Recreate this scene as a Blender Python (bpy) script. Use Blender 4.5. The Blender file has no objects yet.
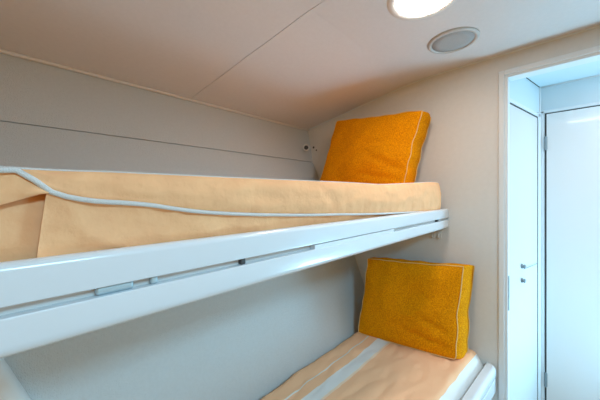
import bpy, bmesh, math, random
from mathutils import Vector, Matrix, noise
random.seed(4)
SC = bpy.context.scene
COL = SC.collection
EZ = 1.35            # eye height above the sole; z below is given relative to the eye
XE = 1.25            # end wall of the cabin (the bunks' head end)
XF = -0.75           # foot end of the bunks

# ------------------------------------------------------------------ helpers
def link(name, me, mat=None, parent=None, smooth=False):
    o = bpy.data.objects.new(name, me)
    COL.objects.link(o)
    if mat:
        me.materials.append(mat)
    if parent:
        o.parent = parent
        o.matrix_parent_inverse = Matrix.Translation(parent.location).inverted() if parent.type == 'EMPTY' else Matrix.Identity(4)
    if smooth:
        for p in me.polygons:
            p.use_smooth = True
    return o

def obj(name, bm, mat, parent=None, smooth=False, angle=None):
    bmesh.ops.recalc_face_normals(bm, faces=bm.faces)
    me = bpy.data.meshes.new(name)
    bm.to_mesh(me); bm.free()
    o = link(name, me, mat, parent, smooth or angle is not None)
    if angle is not None:
        me.set_sharp_from_angle(angle=math.radians(angle))
        if angle == 40:
            wn = o.modifiers.new('weighted', 'WEIGHTED_NORMAL'); wn.weight = 100; wn.keep_sharp = True
    return o

def thing(name, label, cat, loc, group=None):
    o = bpy.data.objects.new(name, None)
    COL.objects.link(o)
    o.location = (loc[0], loc[1], loc[2] + EZ)
    o.empty_display_size = 0.05
    o['label'] = label; o['category'] = cat
    if group: o['group'] = group
    return o

def struct(o):
    o['kind'] = 'structure'
    return o

def box(bm, x0, x1, y0, y1, z0, z1, r=0.0, seg=3):
    m = Matrix.Translation(((x0+x1)/2, (y0+y1)/2, (z0+z1)/2 + EZ)) @ Matrix.Diagonal((x1-x0, y1-y0, z1-z0, 1))
    g = bmesh.ops.create_cube(bm, size=1.0, matrix=m)
    if r > 0:
        es = {e for v in g['verts'] for e in v.link_edges}
        bmesh.ops.bevel(bm, geom=list(es), offset=r, segments=seg, profile=0.5, affect='EDGES')

def boxobj(name, dims, mat, parent=None, r=0.0, seg=3):
    bm = bmesh.new(); box(bm, *dims, r=r, seg=seg)
    return obj(name, bm, mat, parent, angle=40)

def tube(bm, pts, r, n=10, closed=False):
    """tube along a list of points (z relative to the eye)"""
    P = [Vector((p[0], p[1], p[2] + EZ)) for p in pts]
    N = len(P); rings = []
    up = Vector((0.13, 0.21, 1)).normalized()
    for i, p in enumerate(P):
        if closed:
            t = (P[(i+1) % N] - P[i-1])
        else:
            t = P[min(i+1, N-1)] - P[max(i-1, 0)]
        t.normalize()
        a = up - t * up.dot(t)
        if a.length < 0.2:
            a = Vector((1, 0, 0)) - t * t.x
        a.normalize(); b = t.cross(a)
        up = a if not closed else a
        rings.append([bm.verts.new(p + a*math.cos(k*2*math.pi/n)*r + b*math.sin(k*2*math.pi/n)*r) for k in range(n)])
    for i in range(N if closed else N-1):
        A, B = rings[i], rings[(i+1) % N]
        for k in range(n):
            bm.faces.new((A[k], A[(k+1) % n], B[(k+1) % n], B[k]))
    if not closed:
        bm.faces.new(rings[0]); bm.faces.new(rings[-1])

def lathe(bm, prof, centre, axis, n=48):
    """prof: (radius, offset along axis)"""
    axis = Vector(axis).normalized()
    a = axis.orthogonal().normalized(); b = axis.cross(a)
    c = Vector((centre[0], centre[1], centre[2] + EZ))
    rings = []
    for r, h in prof:
        if r < 1e-6:
            rings.append([bm.verts.new(c + axis*h)])
        else:
            rings.append([bm.verts.new(c + axis*h + (a*math.cos(k*2*math.pi/n) + b*math.sin(k*2*math.pi/n))*r) for k in range(n)])
    for A, B in zip(rings, rings[1:]):
        for k in range(n):
            q = [A[k % len(A)], A[(k+1) % len(A)], B[(k+1) % len(B)], B[k % len(B)]]
            u = []
            for v in q:
                if v not in u: u.append(v)
            if len(u) > 2:
                bm.faces.new(u)

def interp(pts, x):
    if x <= pts[0][0]: return pts[0][1]
    for (a, fa), (b, fb) in zip(pts, pts[1:]):
        if x <= b:
            t = (x-a)/(b-a)
            return fa + (fb-fa)*t
    return pts[-1][1]

def smooth_interp(pts, x):
    """Catmull-Rom through (x, f) pairs"""
    if x <= pts[0][0]: return pts[0][1]
    if x >= pts[-1][0]: return pts[-1][1]
    for i in range(len(pts)-1):
        if x <= pts[i+1][0]:
            x0, f0 = pts[i]; x1, f1 = pts[i+1]
            h = x1-x0; t = (x-x0)/h
            def slope(j):
                if j == 0 or j == len(pts)-1: return 0.0
                return (pts[j+1][1]-pts[j-1][1])/(pts[j+1][0]-pts[j-1][0])
            m0, m1 = slope(i)*h, slope(i+1)*h
            return (2*t**3-3*t*t+1)*f0 + (t**3-2*t*t+t)*m0 + (-2*t**3+3*t*t)*f1 + (t**3-t*t)*m1

def loft(bm, sections, cap=True):
    """sections: equal-length lists of closed-profile points (z relative to the eye)"""
    R = [[bm.verts.new((p[0], p[1], p[2] + EZ)) for p in s] for s in sections]
    n = len(R[0])
    for A, B in zip(R, R[1:]):
        for k in range(n):
            bm.faces.new((A[k], A[(k+1) % n], B[(k+1) % n], B[k]))
    if cap:
        bm.faces.new(R[0]); bm.faces.new(R[-1])

def sheet(bm, rows):
    R = [[bm.verts.new((p[0], p[1], p[2] + EZ)) for p in s] for s in rows]
    for A, B in zip(R, R[1:]):
        for k in range(len(A)-1):
            bm.faces.new((A[k], A[k+1], B[k+1], B[k]))

def nz(x, y, z, s):
    return noise.noise(Vector((x*s, y*s, z*s)))

# ------------------------------------------------------------------ materials
def material(name, col, rough=0.5, bump=0.0, bscale=200.0, var=0.0, vscale=30.0, spec=0.5, coat=0.0, metal=0.0, detail=3.0, sheen=0.0, bdist=0.002):
    m = bpy.data.materials.new(name); m.use_nodes = True
    nt = m.node_tree; b = nt.nodes['Principled BSDF']
    b.inputs['Base Color'].default_value = (*col, 1)
    b.inputs['Roughness'].default_value = rough
    b.inputs['Specular IOR Level'].default_value = spec
    b.inputs['Metallic'].default_value = metal
    b.inputs['Coat Weight'].default_value = coat
    b.inputs['Coat Roughness'].default_value = 0.08
    b.inputs['Sheen Weight'].default_value = sheen
    tc = nt.nodes.new('ShaderNodeTexCoord')
    if var > 0:
        n = nt.nodes.new('ShaderNodeTexNoise'); n.inputs['Scale'].default_value = vscale; n.inputs['Detail'].default_value = 4
        nt.links.new(tc.outputs['Object'], n.inputs['Vector'])
        r = nt.nodes.new('ShaderNodeValToRGB')
        r.color_ramp.elements[0].position = 0.3; r.color_ramp.elements[1].position = 0.7
        r.color_ramp.elements[0].color = (*[c*(1-var) for c in col], 1)
        r.color_ramp.elements[1].color = (*[min(1, c*(1+var)) for c in col], 1)
        nt.links.new(n.outputs['Fac'], r.inputs['Fac'])
        nt.links.new(r.outputs['Color'], b.inputs['Base Color'])
    if bump > 0:
        n = nt.nodes.new('ShaderNodeTexNoise'); n.inputs['Scale'].default_value = bscale; n.inputs['Detail'].default_value = detail
        nt.links.new(tc.outputs['Object'], n.inputs['Vector'])
        bp = nt.nodes.new('ShaderNodeBump'); bp.inputs['Strength'].default_value = bump; bp.inputs['Distance'].default_value = bdist
        nt.links.new(n.outputs['Fac'], bp.inputs['Height'])
        nt.links.new(bp.outputs['Normal'], b.inputs['Normal'])
    return m

ORANGE = (0.99, 0.54, 0.28)
CREAM = (0.78, 0.76, 0.72)
M_ceil = material('ceiling_vinyl', (0.76, 0.76, 0.77), 0.45, 0.08, 500, 0.015, 90)
M_hull = material('hull_lining', (0.63, 0.68, 0.695), 0.6, 1.0, 420, 0.02, 120)
M_wall = material('wall_paint', (0.73, 0.75, 0.74), 0.5, 0.25, 350, 0.015, 60)
M_white = material('white_gloss_paint', (0.77, 0.83, 0.88), 0.22, 0.03, 60, spec=0.5, coat=0.4)
M_trim = material('trim_white', (0.80, 0.79, 0.77), 0.4, 0.02, 60)
M_hall = material('hall_wall_paint', (0.68, 0.82, 0.88), 0.4, 0.05, 120)
M_door = material('door_white_gloss', (0.84, 0.87, 0.88), 0.07, 0.0, 30, coat=0.0)
M_casing = material('casing_paint', (0.78, 0.85, 0.89), 0.45, 0.02, 60)
M_door_satin = material('door_white_satin', (0.70, 0.72, 0.73), 0.55, 0.01, 30)
M_fitting = material('dull_grey_fitting', (0.26, 0.32, 0.35), 0.45, 0.05, 200, metal=0.2)
M_floor = material('sole_boards', (0.30, 0.21, 0.13), 0.4, 0.1, 40, 0.2, 8)
M_gap = material('shadow_gap_dark', (0.05, 0.05, 0.05), 0.9, 0.02, 60)
M_steel = material('brushed_steel', (0.50, 0.64, 0.70), 0.5, 0.05, 300, metal=0.4)
M_dark = material('dark_metal', (0.06, 0.06, 0.06), 0.5, 0.02, 100)
M_plastic = material('white_plastic', (0.80, 0.79, 0.76), 0.35, 0.02, 100)
M_sheet = material('orange_sheet', ORANGE, 0.85, 0.75, 30, 0.06, 22, spec=0.12, detail=7, bdist=0.007)
M_pipe = material('piping_cord', (0.74, 0.75, 0.74), 0.7, 0.7, 900, spec=0.2)
M_goldpipe = material('pale_gold_piping', (0.88, 0.62, 0.26), 0.7, 0.5, 900, spec=0.2)
M_grille = material('speaker_grille', (0.50, 0.52, 0.53), 0.6, 0.8, 1500, 0.12, 1200)
M_strut = material('strut_white', (0.84, 0.87, 0.87), 0.35, 0.03, 60)

# golden terry cushion cloth: nubby bump plus fine speckle
def cushion_mat():
    m = material('golden_terry', (0.80, 0.31, 0.012), 0.9, spec=0.05, sheen=0.0)
    nt = m.node_tree; b = nt.nodes['Principled BSDF']
    tc = nt.nodes.new('ShaderNodeTexCoord')
    v = nt.nodes.new('ShaderNodeTexNoise'); v.inputs['Scale'].default_value = 230; v.inputs['Detail'].default_value = 2
    nt.links.new(tc.outputs['Object'], v.inputs['Vector'])
    r = nt.nodes.new('ShaderNodeValToRGB')
    r.color_ramp.elements[0].position = 0.32; r.color_ramp.elements[1].position = 0.7
    r.color_ramp.elements[0].color = (0.66, 0.20, 0.002, 1)
    r.color_ramp.elements[1].color = (0.95, 0.40, 0.004, 1)
    nt.links.new(v.outputs['Fac'], r.inputs['Fac']); nt.links.new(r.outputs['Color'], b.inputs['Base Color'])
    bp = nt.nodes.new('ShaderNodeBump'); bp.inputs['Strength'].default_value = 0.9; bp.inputs['Distance'].default_value = 0.004
    nt.links.new(v.outputs['Fac'], bp.inputs['Height']); nt.links.new(bp.outputs['Normal'], b.inputs['Normal'])
    return m
M_cush = cushion_mat()

# striped sheet of the lower berth: woven stripes run along the berth
def striped_mat():
    m = material('striped_sheet', ORANGE, 0.85, 0.6, 45, spec=0.12, sheen=0.0, detail=6)
    nt = m.node_tree; b = nt.nodes['Principled BSDF']
    tc = nt.nodes.new('ShaderNodeTexCoord'); sp = nt.nodes.new('ShaderNodeSeparateXYZ')
    nt.links.new(tc.outputs['UV'], sp.inputs[0])
    r = nt.nodes.new('ShaderNodeValToRGB'); r.color_ramp.interpolation = 'CONSTANT'
    e = r.color_ramp.elements
    org = (0.95, 0.57, 0.335, 1); crm = (0.80, 0.80, 0.78, 1); pale = (0.94, 0.72, 0.52, 1)
    stops = [(0.0, crm), (0.262, org), (0.500, pale), (0.505, crm), (0.547, org), (0.583, crm), (0.587, org)]
    e[0].position = 0.0; e[0].color = stops[0][1]
    e[1].position = stops[1][0]; e[1].color = stops[1][1]
    for p, c in stops[2:]:
        k = e.new(p); k.color = c
    nt.links.new(sp.outputs['Y'], r.inputs['Fac']); nt.links.new(r.outputs['Color'], b.inputs['Base Color'])
    return m
M_stripe = striped_mat()

def emit_mat(name, col, s):
    m = bpy.data.materials.new(name); m.use_nodes = True
    b = m.node_tree.nodes['Principled BSDF']
    b.inputs['Base Color'].default_value = (*col, 1)
    b.inputs['Emission Color'].default_value = (*col, 1); b.inputs['Emission Strength'].default_value = s
    return m
LAMP_S = 44.0
M_lamp = emit_mat('lamp_diffuser', (1.0, 0.82, 0.70), LAMP_S)

# ------------------------------------------------------------------ the setting
# hull side: flared lining, seen in section (y, z); a plank joint at z = 0.207
HULL = [(1.170, 0.55), (1.156, 0.418), (1.112, 0.2085), (1.1195, 0.2080), (1.1195, 0.2055), (1.1105, 0.2050), (1.062, 0.105),
        (0.985, -0.03), (0.81, -0.326), (0.746, -0.4775), (0.69, -0.61), (0.60, -0.85), (0.50, -1.12), (0.40, -1.35)]
def hull_y(z):
    return interp([(b, a) for a, b in reversed(HULL)], z)
bm = bmesh.new()
xs = [XF + (XE+0.03-XF)*i/24 for i in range(25)]
sheet(bm, [[(x, y, z) for (y, z) in HULL] for x in xs])
back = [[(x, y+0.03, z) for (y, z) in HULL] for x in (xs[0], xs[-1])]
sheet(bm, back)
struct(obj('wall_left', bm, M_hull))

# cambered ceiling in two panels with an open joint
CEIL = [(-1.6, 0.531), (0.32, 0.531), (0.42, 0.529), (0.50, 0.523), (0.55, 0.516), (0.67, 0.496), (0.78, 0.480), (0.88, 0.462), (1.0, 0.444), (1.2, 0.412)]
def ceil_z(y): return interp(CEIL, y)
def seam_x(y): return 0.558 + (0.445-y)*0.10
ys = [-1.6, -0.8, 0.0, 0.2, 0.32, 0.37, 0.42, 0.46, 0.50, 0.55, 0.61, 0.67, 0.73, 0.78, 0.83, 0.88, 0.94, 1.0, 1.1, 1.2]
bm = bmesh.new()
for side in (0, 1):
    lo, hi = [], []
    R = []
    for f in range(9):
        row = []
        for y in ys:
            if side == 0: x = XF - 0.9 + (seam_x(y)-0.0011 - (XF-0.9))*f/8
            else: x = seam_x(y)+0.0011 + (XE + 0.02 - seam_x(y)-0.0011)*f/8
            row.append((x, y, ceil_z(y)))
        R.append(row)
    sheet(bm, R)
    edge = R[-1] if side == 0 else R[0]
    sheet(bm, [edge, [(p[0], p[1], p[2]+0.006) for p in edge]])
sheet(bm, [[(x, y, ceil_z(y)+0.006) for y in ys] for x in (XF-0.9, 0.0, 0.5, 0.9, XE+0.02)])
struct(obj('ceiling', bm, M_ceil, smooth=False))

# end wall, with the doorway cut out
YJ, ZJ, YR = 0.146, 0.449, -0.62
bm = bmesh.new()
box(bm, XE, XE+0.035, YJ, 1.25, -1.35, 0.56)
box(bm, XE, XE+0.035, YR, YJ, ZJ, 0.56)
box(bm, XE, XE+0.035, -1.6, YR, -1.35, 0.56)
struct(obj('wall_end', bm, M_wall))

struct(boxobj('floor', (XF-0.9, 2.0, -1.6, 1.2, -1.39, -1.35), M_floor))

# door casing and jambs round the opening
bm = bmesh.new()
box(bm, XE-0.010, XE+0.001, YJ, YJ+0.018, -1.35, ZJ+0.018, 0.003)
box(bm, XE-0.010, XE+0.001, YR, YJ, ZJ, ZJ+0.018, 0.003)
box(bm, XE-0.010, XE+0.001, YR-0.018, YR, -1.35, ZJ+0.018, 0.003)
box(bm, XE-0.004, XE+0.05, YJ-0.010, YJ+0.0005, -1.35, ZJ, 0.002)
box(bm, XE-0.004, XE+0.05, YR-0.0005, YR+0.010, -1.35, ZJ, 0.002)
box(bm, XE-0.004, XE+0.05, YR+0.01, YJ-0.01, ZJ-0.010, ZJ+0.0005, 0.002)
casing = struct(obj('trim_1', bm, M_casing, angle=40))
bm = bmesh.new(); box(bm, XE+0.006, XE+0.018, YJ-0.0125, YJ-0.0095, -0.435, -0.305, 0.001)
sp = obj('strike_plate', bm, M_fitting, casing)
sp['label'] = 'steel strike plate let into the white door jamb'

# light mouldings where ceiling meets hull and end wall
bm = bmesh.new(); tube(bm, [(x, 1.150, 0.416) for x in xs[:-1]] + [(XE-0.003, 1.150, 0.416)], 0.006, 8)
struct(obj('trim_2', bm, M_trim, smooth=True))
bm = bmesh.new()
yy = [1.150 - i*(1.150+1.5)/60 for i in range(61)]
tube(bm, [(XE-0.002, y, ceil_z(y)-0.0005) for y in yy], 0.0032, 8)
struct(obj('trim_3', bm, M_casing, smooth=True))

# lobby beyond the doorway
XH = 1.73
def hall_left(x): return 0.067 + (XH-x)*0.2
# angled wall on its left with a flush door
ang = math.atan2(-0.2, 1.0)
def slab(bm, xa, xb, z0, z1, off, th, r=0.0):
    """box on the angled lobby wall from x=xa to x=xb; off = how far its face stands out of the wall"""
    y = hall_left(xa); L = (xb-xa)*math.sqrt(1+0.04)
    nb = bmesh.new(); box(nb, 0, L, -off, -off+th, z0, z1, r)
    bmesh.ops.transform(nb, matrix=Matrix.Translation((xa, y, 0)) @ Matrix.Rotation(ang, 4, 'Z'), verts=nb.verts)
    me = bpy.data.meshes.new('t'); nb.to_mesh(me); nb.free(); bm.from_mesh(me); bpy.data.meshes.remove(me)
bm = bmesh.new(); slab(bm, XE+0.052, XH+0.03, -1.35, 0.54, 0.0, 0.03)
struct(obj('wall_hall_left', bm, M_hall))
bm = bmesh.new()
slab(bm, 1.298, 1.683, -1.33, 0.366, 0.003, 0.006, 0.001)
d1 = struct(obj('door_1', bm, M_door_satin, angle=40))
bm = bmesh.new()
slab(bm, 1.305, 1.6865, 0.3662, 0.3705, 0.0035, 0.006)
slab(bm, 1.6835, 1.6865, -1.33, 0.3662, 0.0035, 0.006)
obj('door_gap_seal', bm, M_gap, d1)
bm = bmesh.new()
for zk in (-0.305, -0.366):
    c = Vector((1.476, hall_left(1.476), zk)); nrm = Vector((-0.2, -1, 0)).normalized()
    lathe(bm, [(0.0, -0.002), (0.010, -0.002), (0.010, 0.004), (0.006, 0.005), (0.006, 0.007), (0.009, 0.009), (0.009, 0.012), (0.006, 0.014), (0, 0.014)],
          (c.x+nrm.x*0.003, c.y+nrm.y*0.003, c.z), nrm, 16)
    if zk == -0.305:
        obj('door_knob', bm, M_fitting, d1, smooth=True); bm = bmesh.new()
obj('door_knob', bm, M_fitting, d1, smooth=True)
bm = bmesh.new()
nrm = Vector((-0.2, -1, 0)).normalized()
tube(bm, [(1.487+nrm.x*.008, hall_left(1.487)+nrm.y*.008, -0.318), (1.58, hall_left(1.58)-.008, -0.320), (1.672, hall_left(1.672)-.008, -0.321), (1.676, hall_left(1.676)-.002, -0.322)], 0.0012, 6)
obj('latch_hook', bm, M_fitting, d1, smooth=True)
# lobby back wall with its door
bm = bmesh.new(); box(bm, XH, XH+0.03, -0.95, 0.09, -1.35, 0.54)
struct(obj('wall_hall_back', bm, M_hall))
d2 = struct(boxobj('door_2', (XH-0.006, XH-0.0005, -0.58, 0.0425, -1.33, 0.386), M_door, r=0.0015))
bm = bmesh.new()
box(bm, XH-0.0035, XH-0.0002, -0.58, 0.0480, 0.3862, 0.3905)
box(bm, XH-0.0035, XH-0.0002, 0.0428, 0.0480, -1.33, 0.3862)
obj('door_gap_seal', bm, M_gap, d2)
for z0, z1 in ((0.216, 0.278), (-0.915, -0.85)):
    bm = bmesh.new(); box(bm, XH-0.010, XH-0.002, 0.0395, 0.0515, z0, z1, 0.002)
    tube(bm, [(XH-0.010, 0.0455, z0-0.002), (XH-0.010, 0.0455, z1+0.002)], 0.0035, 8)
    obj('hinge', bm, M_fitting, d2, angle=40)
# corner post and frame boards
bm = bmesh.new()
box(bm, XH-0.007, XH+0.001, 0.051, 0.0625, -1.35, 0.403, 0.002)
box(bm, XH-0.007, XH+0.001, -0.62, 0.0625, 0.3915, 0.4055, 0.002)
tube(bm, [(XH-0.006, 0.0665, -1.34), (XH-0.006, 0.0665, 0.52)], 0.0045, 8)
struct(obj('trim_4', bm, M_casing, angle=40))
bm = bmesh.new()
slab(bm, 1.688, 1.7195, -1.35, 0.395, 0.006, 0.008, 0.001)
slab(bm, 1.30, 1.7195, 0.372, 0.388, 0.006, 0.008, 0.001)
struct(obj('trim_5', bm, M_casing, angle=40))
struct(boxobj('ceiling_hall', (XE+0.036, XH+0.03, -0.95, 0.17, 0.522, 0.545), M_hall))
bm = bmesh.new()
tube(bm, [(XH-0.002, 0.06, 0.520), (XH-0.002, -0.95, 0.520)], 0.0045, 8)
struct(obj('trim_6', bm, M_door, smooth=True))
bm = bmesh.new()
tube(bm, [(1.31, hall_left(1.31)-0.001, 0.5215), (XH-0.004, hall_left(XH-0.004)-0.001, 0.5215)], 0.0018, 6)
struct(obj('trim_7', bm, M_gap, smooth=True))
struct(boxobj('wall_hall_right', (XE+0.036, XH+0.03, -0.98, -0.95, -1.35, 0.545), M_hall))

# ------------------------------------------------------------------ upper berth
ub = thing('bunk_berth', 'white upper bunk with two long guard rails, fixed across above the lower berth', 'bunk bed', (0.3, 0.344, -0.15))
def rail(name, zs, parent, y0=0.331, y1=0.3440, x0=XF, x1=XE-0.003, rb=0.007, rl=0.0015, mat=None):
    """long board along the berth with softly rounded front edges and a rounded head end"""
    z0, z1 = zs
    bm = bmesh.new()
    ra, rc = rb, rl
    prof = []
    for (cy, cz, rr, a0) in ((y0+rc, z0+rc, rc, 180), (y1-0.002, z0+0.002, 0.002, 270), (y1-0.002, z1-0.002, 0.002, 0), (y0+ra, z1-ra, ra, 90)):
        for k in range(7):
            a = math.radians(a0 + 90*k/6)
            prof.append((cy + rr*math.cos(a), cz + rr*math.sin(a)))
    secs = []
    N = 46
    for i in range(N+1):
        x = x0 + (x1-x0)*i/N
        secs.append([(x, y, z) for y, z in prof])
    # rounded end: pull the last few centimetres back towards the wall
    cz = (z0+z1)/2
    for k in range(1, 9):
        t = k/8
        x = x1-0.030 + 0.030*math.sin(t*math.pi/2)
        secs_k = []
        q = 1-math.cos(t*math.pi/2)
        for y, z in prof:
            secs_k.append((x, y + (y1-y)*0.75*q, z + (cz-z)*(0.62 if z > cz else 0.2)*q*q))
        if k == 1:
            secs = [s for s in secs if s[0][0] < x1-0.030]
        secs.append(secs_k)
    loft(bm, secs)
    return obj(name, bm, mat or M_white, parent, angle=50)
rail('guard_rail', (-0.0942, -0.0575), ub, rb=0.008)
rail('guard_rail', (-0.1395, -0.1036), ub, rb=0.0012, rl=0.0115)
boxobj('base_board', (XF, XE-0.004, 0.372, 0.92, -0.128, -0.096), M_trim, ub, 0.002)
boxobj('back_board', (XF, XE-0.004, 0.3445, 0.3505, -0.132, -0.066), M_trim, ub, 0.001)
# pieces that show in the slot between the two rails
boxobj('spacer_block', (0.378, 0.716, 0.3312, 0.3440, -0.1040, -0.0955), M_white, ub, 0.0008)
boxobj('steel_bracket', (0.046, 0.080, 0.336, 0.3440, -0.1035, -0.0943), M_steel, ub, 0.003)
boxobj('steel_bracket', (0.097, 0.1045, 0.336, 0.3440, -0.1035, -0.0943), M_steel, ub, 0.002)
boxobj('rail_bracket', (0.218, 0.226, 0.336, 0.3440, -0.1035, -0.0943), M_dark, ub, 0.001)
boxobj('rail_bracket', (-0.20, -0.192, 0.336, 0.3440, -0.1035, -0.0943), M_dark, ub, 0.001)
boxobj('rail_bracket', (1.10, 1.115, 0.336, 0.3440, -0.1035, -0.0943), M_dark, ub, 0.001)

# upper mattress ---------------------------------------------------
um = thing('mattress', 'orange mattress on the upper bunk, edged with pale piping, its sheet folded at one corner', 'mattress', (0.3, 0.65, -0.095))
# front seam cord (x, z)
SEAM = [(-0.30, 0.024), (-0.12, 0.024), (-0.05, 0.0235), (-0.019, 0.0212), (-0.0085, 0.0218), (-0.004, 0.0195), (0.003, 0.0126), (0.0095, 0.0057), (0.018, 0.0006), (0.033, -0.0038), (0.0507, -0.0068),
        (0.0735, -0.0088), (0.099, -0.0119), (0.119, -0.0158), (0.158, -0.0223), (0.2216, -0.0288), (0.296, -0.034), (0.38, -0.0385), (0.48, -0.0425), (0.555, -0.0462), (0.66, -0.050), (0.78, -0.0535), (1.0, -0.060), (1.17, -0.064)]
def seam_z(x): return smooth_interp(SEAM, x)
TOP = [(-0.75, 0.026), (-0.05, 0.024), (0.02, 0.0235), (0.06, 0.0245), (0.2, 0.0255), (0.42, 0.0275), (0.55, 0.0285), (0.68, 0.0285), (0.78, 0.033), (0.95, 0.042), (1.08, 0.049), (1.2, 0.050)]
def top_z(x): return smooth_interp(TOP, x)
def end_round(x, xe=1.195, r=0.05):
    d = xe - x
    if d >= r: return 0.0
    t = 1 - max(0, d)/r
    return 1 - math.sqrt(max(0, 1-t*t))
# body: the sheet-wrapped lower part that is tucked in behind the rail
bm = bmesh.new(); secs = []
for i in range(100):
    x = XF+0.01 + (1.19-(XF+0.01))*i/99
    q = end_round(x, 1.19)
    zt = 0.012; zb = -0.0945
    prof = []
    for k in range(13):
        z = zb + (zt-zb)*k/12
        w = 0.0025*nz(x, z, 3, 18) + 0.002*nz(x, z*0.4, 7, 40) + (0.006*nz(x*1.2, z*2, 1, 14) if x < 0.02 else 0)
        edge = 0.006*max(0, (abs(k-6)-4)/2)**2
        prof.append((0.3545 + edge + w + 0.03*q, z))
    prof += [(0.6, zt), (hull_y(zt)-0.03, zt), (hull_y(zb)-0.02, zb), (0.6, zb)]
    secs.append([(x, y, z) for y, z in prof])
loft(bm, secs)
obj('mattress_body', bm, M_sheet, um, angle=60)
# topper: the piped upper casing, from the seam up over the top
bm = bmesh.new(); secs = []
xs_t = sorted(set([XF+0.012 + (1.198-XF-0.012)*i/150 for i in range(151)] + [1.198 - 0.05*(1-math.cos(k*math.pi/16)) for k in range(9)]))
for x in xs_t:
    q = end_round(x, 1.2, 0.05)
    zs, zt = seam_z(x), top_z(x) - 0.022*end_round(x, 1.2, 0.075)**1.3
    h = max(zt - zs, 0.0015)
    prof = []
    for k in range(15):
        t = k/14
        bul = 0.010*min(1, h/0.05)*math.sin(math.pi*min(1, t*0.95+0.03))**0.6
        w = 0.0035*nz(x, t*0.25, 1.5, 12)*math.sin(math.pi*t) + 0.0022*nz(x*1.4+t*0.05, t*0.12, 9, 30)*math.sin(math.pi*t)
        # soft folds gathering along the seam at the head end
        w += 0.0026*max(0, 1-t*1.7)*math.sin(x*150+3*nz(x, 0, 0, 9))*(1 if x > 0.3 else 0.4)*min(1, t*6)
        prof.append((0.3475 - bul - w + 0.028*q + 0.004*t, zs + h*t))
    crown = 0.0
    for (y, dz) in ((0.356, 0.0012), (0.40, 0.0005), (0.60, 0.0), (0.80, 0.0), (0.96, 0.0), (1.0, -0.006)):
        prof.append((y + 0.01*q, zt + dz - 0.012*q))
    yb = hull_y(-0.01)-0.02
    prof += [(yb, -0.0), (yb-0.02, min(zs, 0.0)-0.002), (0.6, min(zs, -0.0)-0.004)]
    secs.append([(x, y, z) for y, z in prof])
loft(bm, secs)
obj('mattress_cover', bm, M_sheet, um, angle=60)
bm = bmesh.new()
tube(bm, [(x, 0.3425 + 0.028*end_round(x, 1.2, 0.05) , seam_z(x)) for x in [-0.7 + 1.895*i/170 for i in range(171)]], 0.0027, 10)
p = obj('piping', bm, M_pipe, um, smooth=True); p['label'] = 'pale piping cord along the front seam of the mattress'
bm = bmesh.new()
pts = [(x, 0.3525 + 0.0008*nz(x, 0, 0, 9) + 0.02*end_round(x, 1.2, 0.05), top_z(x) + 0.0006 - 0.022*end_round(x, 1.2, 0.075)**1.3 - 0.006*end_round(x, 1.2, 0.05)) for x in [-0.7 + 1.89*i/150 for i in range(151)]]
pts += [(1.197, 0.40, 0.020), (1.198, 0.6, 0.018), (1.198, 0.92, 0.018)]
tube(bm, pts, 0.0014, 8)
p = obj('piping', bm, M_pipe, um, smooth=True); p['label'] = 'thin pale piping along the top edge of the mattress'
# folded flap of the sheet at the near corner: one leaf hanging from the seam, a second coming from the foot end
def leaf(name, polyfn, y_out, n=26, m=12, th=0.0016):
    bm = bmesh.new()
    F, B = [], []
    for i in range(n+1):
        f, b_ = [], []
        for j in range(m+1):
            x, z = polyfn(i/n, j/m)
            w = 0.0034*nz(x*0.6+z, z*1.5-x*0.3, 5, 22) + 0.0022*nz(x*0.7-z*0.5, z*1.3+x*0.3, 2, 60) - 0.003*max(0, 1-abs(nz(x+z*1.2, z*0.8-x*0.35, 6, 16))*7)
            y = y_out(i/n, j/m) + w
            f.append((x, y, z)); b_.append((x, y+th, z))
        F.append(f); B.append(b_)
    sheet(bm, F); sheet(bm, B)
    sheet(bm, [F[0], B[0]]); sheet(bm, [F[-1], B[-1]])
    sheet(bm, [[r[0] for r in F], [r[0] for r in B]]); sheet(bm, [[r[-1] for r in F], [r[-1] for r in B]])
    bmesh.ops.remove_doubles(bm, verts=bm.verts, dist=1e-5)
    return obj(name, bm, M_sheet, um, angle=60)
def pa(u, v):
    x0 = 0.0105 - 0.007*v
    x = x0 + (1.05-x0)*u**1.8
    zt = seam_z(x)-0.001; zb = min(-0.062, zt-0.004)
    return x, zt + (zb-zt)*v
leaf('sheet_fold', pa, lambda u, v: 0.3455 + 0.0045*min(1, u*1.5) + 0.001*v, n=60)
def pb(u, v):
    x = -0.30 + (0.0118+0.30)*u
    zt = seam_z(x)-0.001
    zl = -0.010 + 0.0115*max(0, min(1, (x+0.022)/0.03)) - 0.02*max(0, (-0.02-x)/0.2)
    zl = min(zl, zt-0.0012)
    return x, zt + (zl-zt)*v
leaf('sheet_fold', pb, lambda u, v: 0.3465 - 0.0035*math.sin(v*math.pi*0.75), n=50, m=10)

# ------------------------------------------------------------------ lower berth
lb = thing('bunk_berth', 'white lower bunk with a rounded rail, built in below the upper bunk', 'bunk bed', (0.5, 0.18, -1.3))
ZL = -0.612
# straight rails that close in slightly towards the head end
def low_rail(name, z0, z1, y0, y1, r):
    o = rail(name, (z0, z1), lb, y0=y0, y1=y1, rb=r, rl=0.006)
    return splay(o)
def splay(o):
    for v in o.data.vertices:
        if v.co.y < 0.3:
            v.co.y += 0.075*(1.25 - v.co.x)
    return o
low_rail('side_rail', -0.683, -0.648, 0.166, 0.199, 0.0155)
low_rail('side_rail', -0.745, -0.692, 0.168, 0.199, 0.003)
splay(boxobj('front_panel', (XF, XE-0.004, 0.192, 0.205, -1.34, -0.735), M_white, lb, 0.002))
splay(boxobj('base_board', (XF, XE-0.004, 0.206, 0.60, -0.745, -0.7165), M_trim, lb, 0.002))

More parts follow.
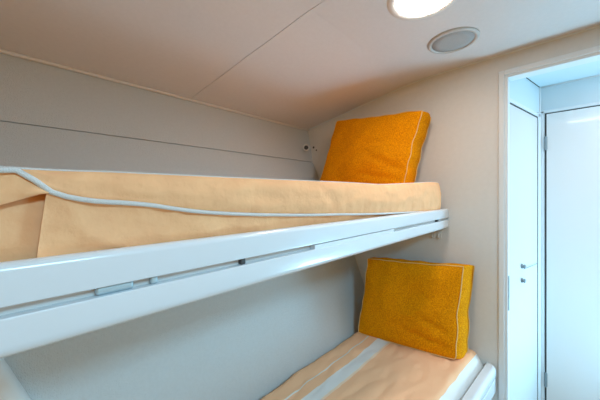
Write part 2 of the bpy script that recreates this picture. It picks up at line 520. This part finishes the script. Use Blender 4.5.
lm = thing('mattress', 'mattress on the lower bunk under an orange sheet with broad cream stripes', 'mattress', (0.6, 0.43, -0.71))
bm = bmesh.new()
uvl = []
NX, NY = 110, 60
zb = -0.7135
rows = []
yback = 0.668
def yfr(x): return 0.2035 + 0.075*(1.25-x)
def low_top(x, y):
    z = ZL - 0.0035*max(0, 1-abs(nz(x*0.8+y, y*1.5-x*0.4, 3, 7))*8) - 0.0022*max(0, 1-abs(nz(x*0.9+y*0.4, y*1.8-x*0.9, 8, 15))*6) + 0.004*nz(x, y, 0, 9) + 0.003*nz(x*0.7, y*1.6, 4, 20) + 0.0016*nz(x*1.5, y*2.2, 8, 26)
    ef = max(0, (yfr(x)+0.042-y)/0.042); z -= 0.060*ef**1.8
    eb = max(0, (y-yback+0.035)/0.035); z -= 0.028*eb**2
    ee = max(0, (x-1.215)/0.030); z -= 0.018*ee**2.2
    return z
prof_rows = []
for i in range(NX+1):
    x = XF+0.02 + (1.245-XF-0.02)*i/NX
    row = []
    for j in range(NY+1):
        y = yfr(x) + (yback-yfr(x))*j/NY
        wob = 0.016*nz(x, 0, 3, 8)*max(0, (y-0.56)/0.11)
        row.append((x, y+wob, low_top(x, y), y))
    prof_rows.append(row)
secs = []; vv = []
for row in prof_rows:
    s = [(r[0], r[1], r[2]) for r in row]; v = [r[3] for r in row]
    x = row[0][0]
    s += [(x, 0.655, ZL-0.05), (x, 0.625, zb), (x, 0.45, zb), (x, yfr(x)+0.001, zb)]
    v += [0.66, 0.65, 0.40, 0.1]
    secs.append(s); vv.append(v)
R = [[bm.verts.new((p[0], p[1], p[2]+EZ)) for p in s] for s in secs]
vuv = {}
for s, v in zip(R, vv):
    for a, b_ in zip(s, v): vuv[a] = b_
n = len(R[0])
for A, B in zip(R, R[1:]):
    for k in range(n):
        bm.faces.new((A[k], A[(k+1) % n], B[(k+1) % n], B[k]))
bm.faces.new(R[0]); bm.faces.new(R[-1])
uvlay = bm.loops.layers.uv.new('UVMap')
for f in bm.faces:
    for l in f.loops:
        l[uvlay].uv = (l.vert.co.x, vuv[l.vert] + 0.0 * l.vert.co.x + (0.262-0.2257-0.082*(1.25-l.vert.co.x))*max(0, min(1, (0.50-vuv[l.vert])/0.05)) + 0.0025*nz(l.vert.co.x, vuv[l.vert], 2, 9))
obj('mattress_body', bm, M_stripe, lm, angle=60)

# ------------------------------------------------------------------ cushions
def cushion(label, BL, BR, TR, TL, depth, bulge, seed, cname):
    c = [Vector(p) for p in (BL, BR, TR, TL)]
    ctr = sum(c, Vector())/4
    nrm = ((c[1]-c[0]).cross(c[3]-c[0])).normalized()
    depth = Vector(depth); edge = depth.length; nrm = depth.normalized()
    base = (c[0]+c[1])/2
    t = thing(cname, label, 'cushion', (base.x+nrm.x*edge/2, base.y, base.z), 'golden cushions at the head of the bunks')
    N = 40
    def P(u, v, d):
        # corners stay, sides draw in a little
        uu = u*(1-0.035*(1-v*v)); vv_ = v*(1-0.03*(1-u*u)) if v > 0 else v
        # corner rounding
        k = 0.022*(abs(u)*abs(v))**9
        uu *= 1-k; vv_ *= 1-k
        a, b_ = (uu+1)/2, (vv_+1)/2
        p = c[0]*(1-a)*(1-b_) + c[1]*a*(1-b_) + c[2]*a*b_ + c[3]*(1-a)*b_
        side = 0.006*nz(u*1.3+seed, v*1.3, 0, 2.4)
        p = p + Vector((0, side, 0.004*nz(u*2+seed, 3, 0, 1.7)*max(0, v)**2))
        return p + nrm*d
    def bul(u, v):
        e = (max(0, 1-u*u)**0.55)*(max(0, 1-v*v)**0.55)
        s = 0.013*nz(u+seed, v, 0, 2.0) + 0.005*nz(u*1.0+seed, v*1.4, 5, 5.0)
        # creases running in from the right-hand lower corner
        s -= 0.015*math.exp(-((v+0.35+0.55*(u-0.6))/0.06)**2)*max(0, min(1, (u-0.15)/0.3))*max(0, 1-abs(u)**6)
        s -= 0.013*math.exp(-((v+0.72+0.25*(u-0.6))/0.05)**2)*max(0, min(1, (u+0.1)/0.4))*max(0, 1-abs(u)**6)
        return bulge*e + s*e**0.5
    bm = bmesh.new()
    G = [[None]*(N+1) for _ in range(N+1)]
    def val(i): 
        s = -1+2*i/N
        return math.sin(s*math.pi/2)*0.6 + s*0.4
    front = [[P(val(i), val(j), -bul(val(i), val(j))) for j in range(N+1)] for i in range(N+1)]
    back = [[P(val(i), val(j), edge + 0.55*bul(-val(i), val(j))) for j in range(N+1)] for i in range(N+1)]
    fv = [[bm.verts.new((p.x, p.y, p.z+EZ)) for p in r] for r in front]
    bv = [[bm.verts.new((p.x, p.y, p.z+EZ)) for p in r] for r in back]
    for g in (fv, bv):
        for i in range(N):
            for j in range(N):
                bm.faces.new((g[i][j], g[i+1][j], g[i+1][j+1], g[i][j+1]))
    loop = [(i, 0) for i in range(N)] + [(N, j) for j in range(N)] + [(i, N) for i in range(N, 0, -1)] + [(0, j) for j in range(N, 0, -1)]
    mids = []
    rings = [[fv[i][j] for i, j in loop]]
    for q in (0.25, 0.5, 0.75):
        ring = []
        for i, j in loop:
            p = front[i][j].lerp(back[i][j], q)
            out = (p - (ctr + nrm*edge/2)); out -= nrm*out.dot(nrm); out.normalize()
            p = p + out*0.009*math.sin(math.pi*q)*(1+0.6*nz(p.x*3+seed, p.y*3, p.z*3, 6))
            ring.append(bm.verts.new((p.x, p.y, p.z+EZ)))
        rings.append(ring)
    rings.append([bv[i][j] for i, j in loop])
    for A, B in zip(rings, rings[1:]):
        for k in range(len(loop)):
            k2 = (k+1) % len(loop)
            bm.faces.new((A[k], A[k2], B[k2], B[k]))
    obj('cushion_cover', bm, M_cush, t, smooth=True)
    for g in (front, back):
        bm = bmesh.new()
        pts = []
        for i, j in loop:
            p = g[i][j]
            out = (p - (ctr + nrm*edge/2)); out -= nrm*out.dot(nrm); out.normalize()
            p = p + out*0.0012 + nrm*(-0.0010 if g is front else 0.0010)
            if not pts or (Vector(pts[-1])-p).length > 0.004:
                pts.append(tuple(p))
        tube(bm, pts, 0.0016, 8, closed=True)
        o = obj('piping', bm, M_goldpipe, t, smooth=True)
        o['label'] = 'pale gold piping round the edge of the cushion'
    return t
cushion('golden textured box cushion leaning on the end wall on the upper bunk',
        (1.060, 0.915, 0.028), (1.072, 0.458, 0.030), (1.128, 0.397, 0.350), (1.130, 0.838, 0.392), (0.088, -0.005, -0.010), 0.036, 1.3, 'box_cushion')
cushion('golden textured box cushion leaning on the end wall on the lower bunk',
        (1.018, 0.640, -0.612), (1.092, 0.270, -0.606), (1.138, 0.254, -0.268), (1.092, 0.634, -0.293), (0.096, -0.016, -0.012), 0.036, 7.7, 'box_cushion')

# ------------------------------------------------------------------ fittings
lt = thing('ceiling_light', 'round white ceiling light, lit, set into the ceiling near the speaker', 'light', (0.737, 0.256, 0.531))
bm = bmesh.new(); lathe(bm, [(0.074, -0.001), (0.0755, 0.004), (0.086, 0.0045), (0.094, 0.002), (0.096, -0.001), (0.074, -0.001)], (0.737, 0.256, 0.530), (0, 0, -1), 64)
obj('trim_ring', bm, M_plastic, lt, smooth=True)
bm = bmesh.new(); lathe(bm, [(0, 0.0035), (0.05, 0.0032), (0.0745, 0.002), (0.0752, -0.0005), (0, -0.0005)], (0.737, 0.256, 0.530), (0, 0, -1), 64)
obj('diffuser', bm, M_lamp, lt, smooth=True)

spk = thing('ceiling_speaker', 'round flush speaker with a grey mesh grille, set in the ceiling', 'speaker', (1.018, 0.262, 0.531))
bm = bmesh.new(); lathe(bm, [(0.064, 0.0), (0.066, 0.005), (0.072, 0.006), (0.077, 0.003), (0.078, -0.001), (0.064, -0.001)], (1.018, 0.262, 0.530), (0, 0, -1), 64)
obj('trim_ring', bm, material('speaker_ring', (0.60, 0.60, 0.59), 0.4, 0.03, 80), spk, smooth=True)
bm = bmesh.new(); lathe(bm, [(0, 0.004), (0.04, 0.0036), (0.0655, 0.0022), (0.0655, -0.0005), (0, -0.0005)], (1.018, 0.262, 0.530), (0, 0, -1), 64)
obj('grille', bm, M_grille, spk, smooth=True)

# ring fitting in the corner above the upper bunk
hk = thing('wall_hook', 'small white ring-shaped hook high in the corner beside the upper cushion', 'hook', (1.20, 1.13, 0.29))
ax = Vector((-0.72, -0.69, 0)).normalized()
bm = bmesh.new()
cx = Vector((1.182, 1.106, 0.2905)); a = Vector((0, 0, 1)); b_ = ax.cross(a)
tube(bm, [tuple(cx + (a*math.cos(k*math.pi/12) + b_*math.sin(k*math.pi/12))*0.0175) for k in range(24)], 0.0046, 8, closed=True)
obj('ring', bm, M_plastic, hk, smooth=True)
bm = bmesh.new(); lathe(bm, [(0, -0.014), (0.014, -0.014), (0.0148, -0.003), (0.012, -0.001), (0, -0.001)], tuple(cx), tuple(ax), 24)
obj('socket', bm, M_dark, hk, smooth=True)
bm = bmesh.new(); lathe(bm, [(0, -0.04), (0.005, -0.04), (0.005, -0.008), (0.0035, -0.006), (0, -0.006)], tuple(cx), tuple(ax), 16)
obj('pin', bm, M_plastic, hk, smooth=True)
bm = bmesh.new()
for (y, z, r) in ((1.105, 0.300, 0.0065), (1.082, 0.280, 0.0045)):
    lathe(bm, [(0, 0.0), (r, 0.0), (r, 0.0025), (r*0.6, 0.004), (0, 0.004)], (XE-0.0002, y, z), (-1, 0, 0), 14)
    if r > 0.005:
        o = obj('screw', bm, M_dark, hk, smooth=True); bm = bmesh.new()
obj('screw', bm, M_dark, hk, smooth=True)

# two little clips on the end wall below the upper bunk's rail
for k, (y, lab) in enumerate(((0.398, 'small white plastic clip on the end wall below the rail, further from the doorway'),
                              (0.372, 'small white plastic clip on the end wall below the rail, nearer the doorway'))):
    t = thing('wall_clip', lab, 'clip', (XE-0.004, y, -0.178), 'clips below the upper bunk rail')
    boxobj('plate', (XE-0.004, XE+0.0002, y-0.008, y+0.008, -0.190, -0.158), M_plastic, t, 0.001)
    bm = bmesh.new()
    tube(bm, [(XE-0.003, y, -0.166), (XE-0.012, y, -0.170), (XE-0.016, y, -0.178), (XE-0.014, y, -0.186), (XE-0.008, y, -0.188)], 0.003, 8)
    obj('hook', bm, M_plastic, t, smooth=True)

# strut against the hull lining between the two bunks
st = thing('support_strut', 'pale metal strut running down the hull lining below the upper bunk at the near end', 'strut', (-0.02, 0.7, -0.6))
bm = bmesh.new(); secs = []
for k in range(20):
    z = -0.131 - 0.469*k/19
    y = hull_y(z) - 0.018
    xr = -0.049 + 0.46*(-0.31-z)
    w = 0.040
    secs.append([(xr, y+0.017, z), (xr, y-0.004, z), (xr-0.004, y-0.010, z), (xr-0.012, y-0.013, z), (xr-w+0.012, y-0.013, z), (xr-w+0.003, y-0.010, z), (xr-w, y-0.004, z), (xr-w, y+0.017, z)])
loft(bm, secs)
obj('strut_bar', bm, M_strut, st, angle=35)

# ------------------------------------------------------------------ light
def area(name, loc, target, sx, sy, power, col):
    l = bpy.data.lights.new(name, 'AREA'); l.shape = 'RECTANGLE'; l.size = sx; l.size_y = sy
    l.energy = power; l.color = col
    o = bpy.data.objects.new(name, l); COL.objects.link(o)
    o.location = (loc[0], loc[1], loc[2]+EZ)
    d = Vector(target) - Vector(loc)
    o.rotation_euler = d.to_track_quat('-Z', 'Y').to_euler()
    return o
area('lobby_skylight', (1.50, -0.50, 0.515), (1.50, -0.49, -1), 0.34, 0.4, 3.6, (0.86, 0.84, 0.88))
area('lobby_fill', (1.62, -0.62, -0.75), (0.65, 0.15, 0.53), 0.35, 0.35, 13.8, (0.37, 0.76, 1.0))  # cool fill added out of view, aimed through the doorway at the cabin ceiling
area('cabin_fill', (0.05, -0.75, 0.52), (0.05, -0.74, -1), 0.3, 0.3, 17.8, (0.37, 0.75, 1.0))  # unseen overhead fill added to light the bunk fronts, not a real opening
area('cabin_strip_lamp', (0.74, -0.17, 0.525), (0.74, -0.1701, -1), 0.05, 0.25, 0.7, (0.9, 0.95, 1.0))
w = bpy.data.worlds.new('world'); SC.world = w; w.use_nodes = True
w.node_tree.nodes['Background'].inputs[0].default_value = (1.0, 0.55, 0.12, 1)
w.node_tree.nodes['Background'].inputs[1].default_value = 0.46

# ------------------------------------------------------------------ camera
cd = bpy.data.cameras.new('camera'); cam = bpy.data.objects.new('camera', cd); COL.objects.link(cam)
cd.sensor_width = 36; cd.lens = 264/600*36; cd.shift_y = -5/600; cd.clip_start = 0.02
cam.location = (0, 0, EZ)
th = math.atan2(259, 264)
fwd = Vector((math.cos(th), math.sin(th), 0))
cam.rotation_euler = fwd.to_track_quat('-Z', 'Y').to_euler()
SC.camera = cam
SC.view_settings.view_transform = 'Standard'
SC.view_settings.look = 'None'
SC.view_settings.gamma = 1
SC.view_settings.exposure = 0.0
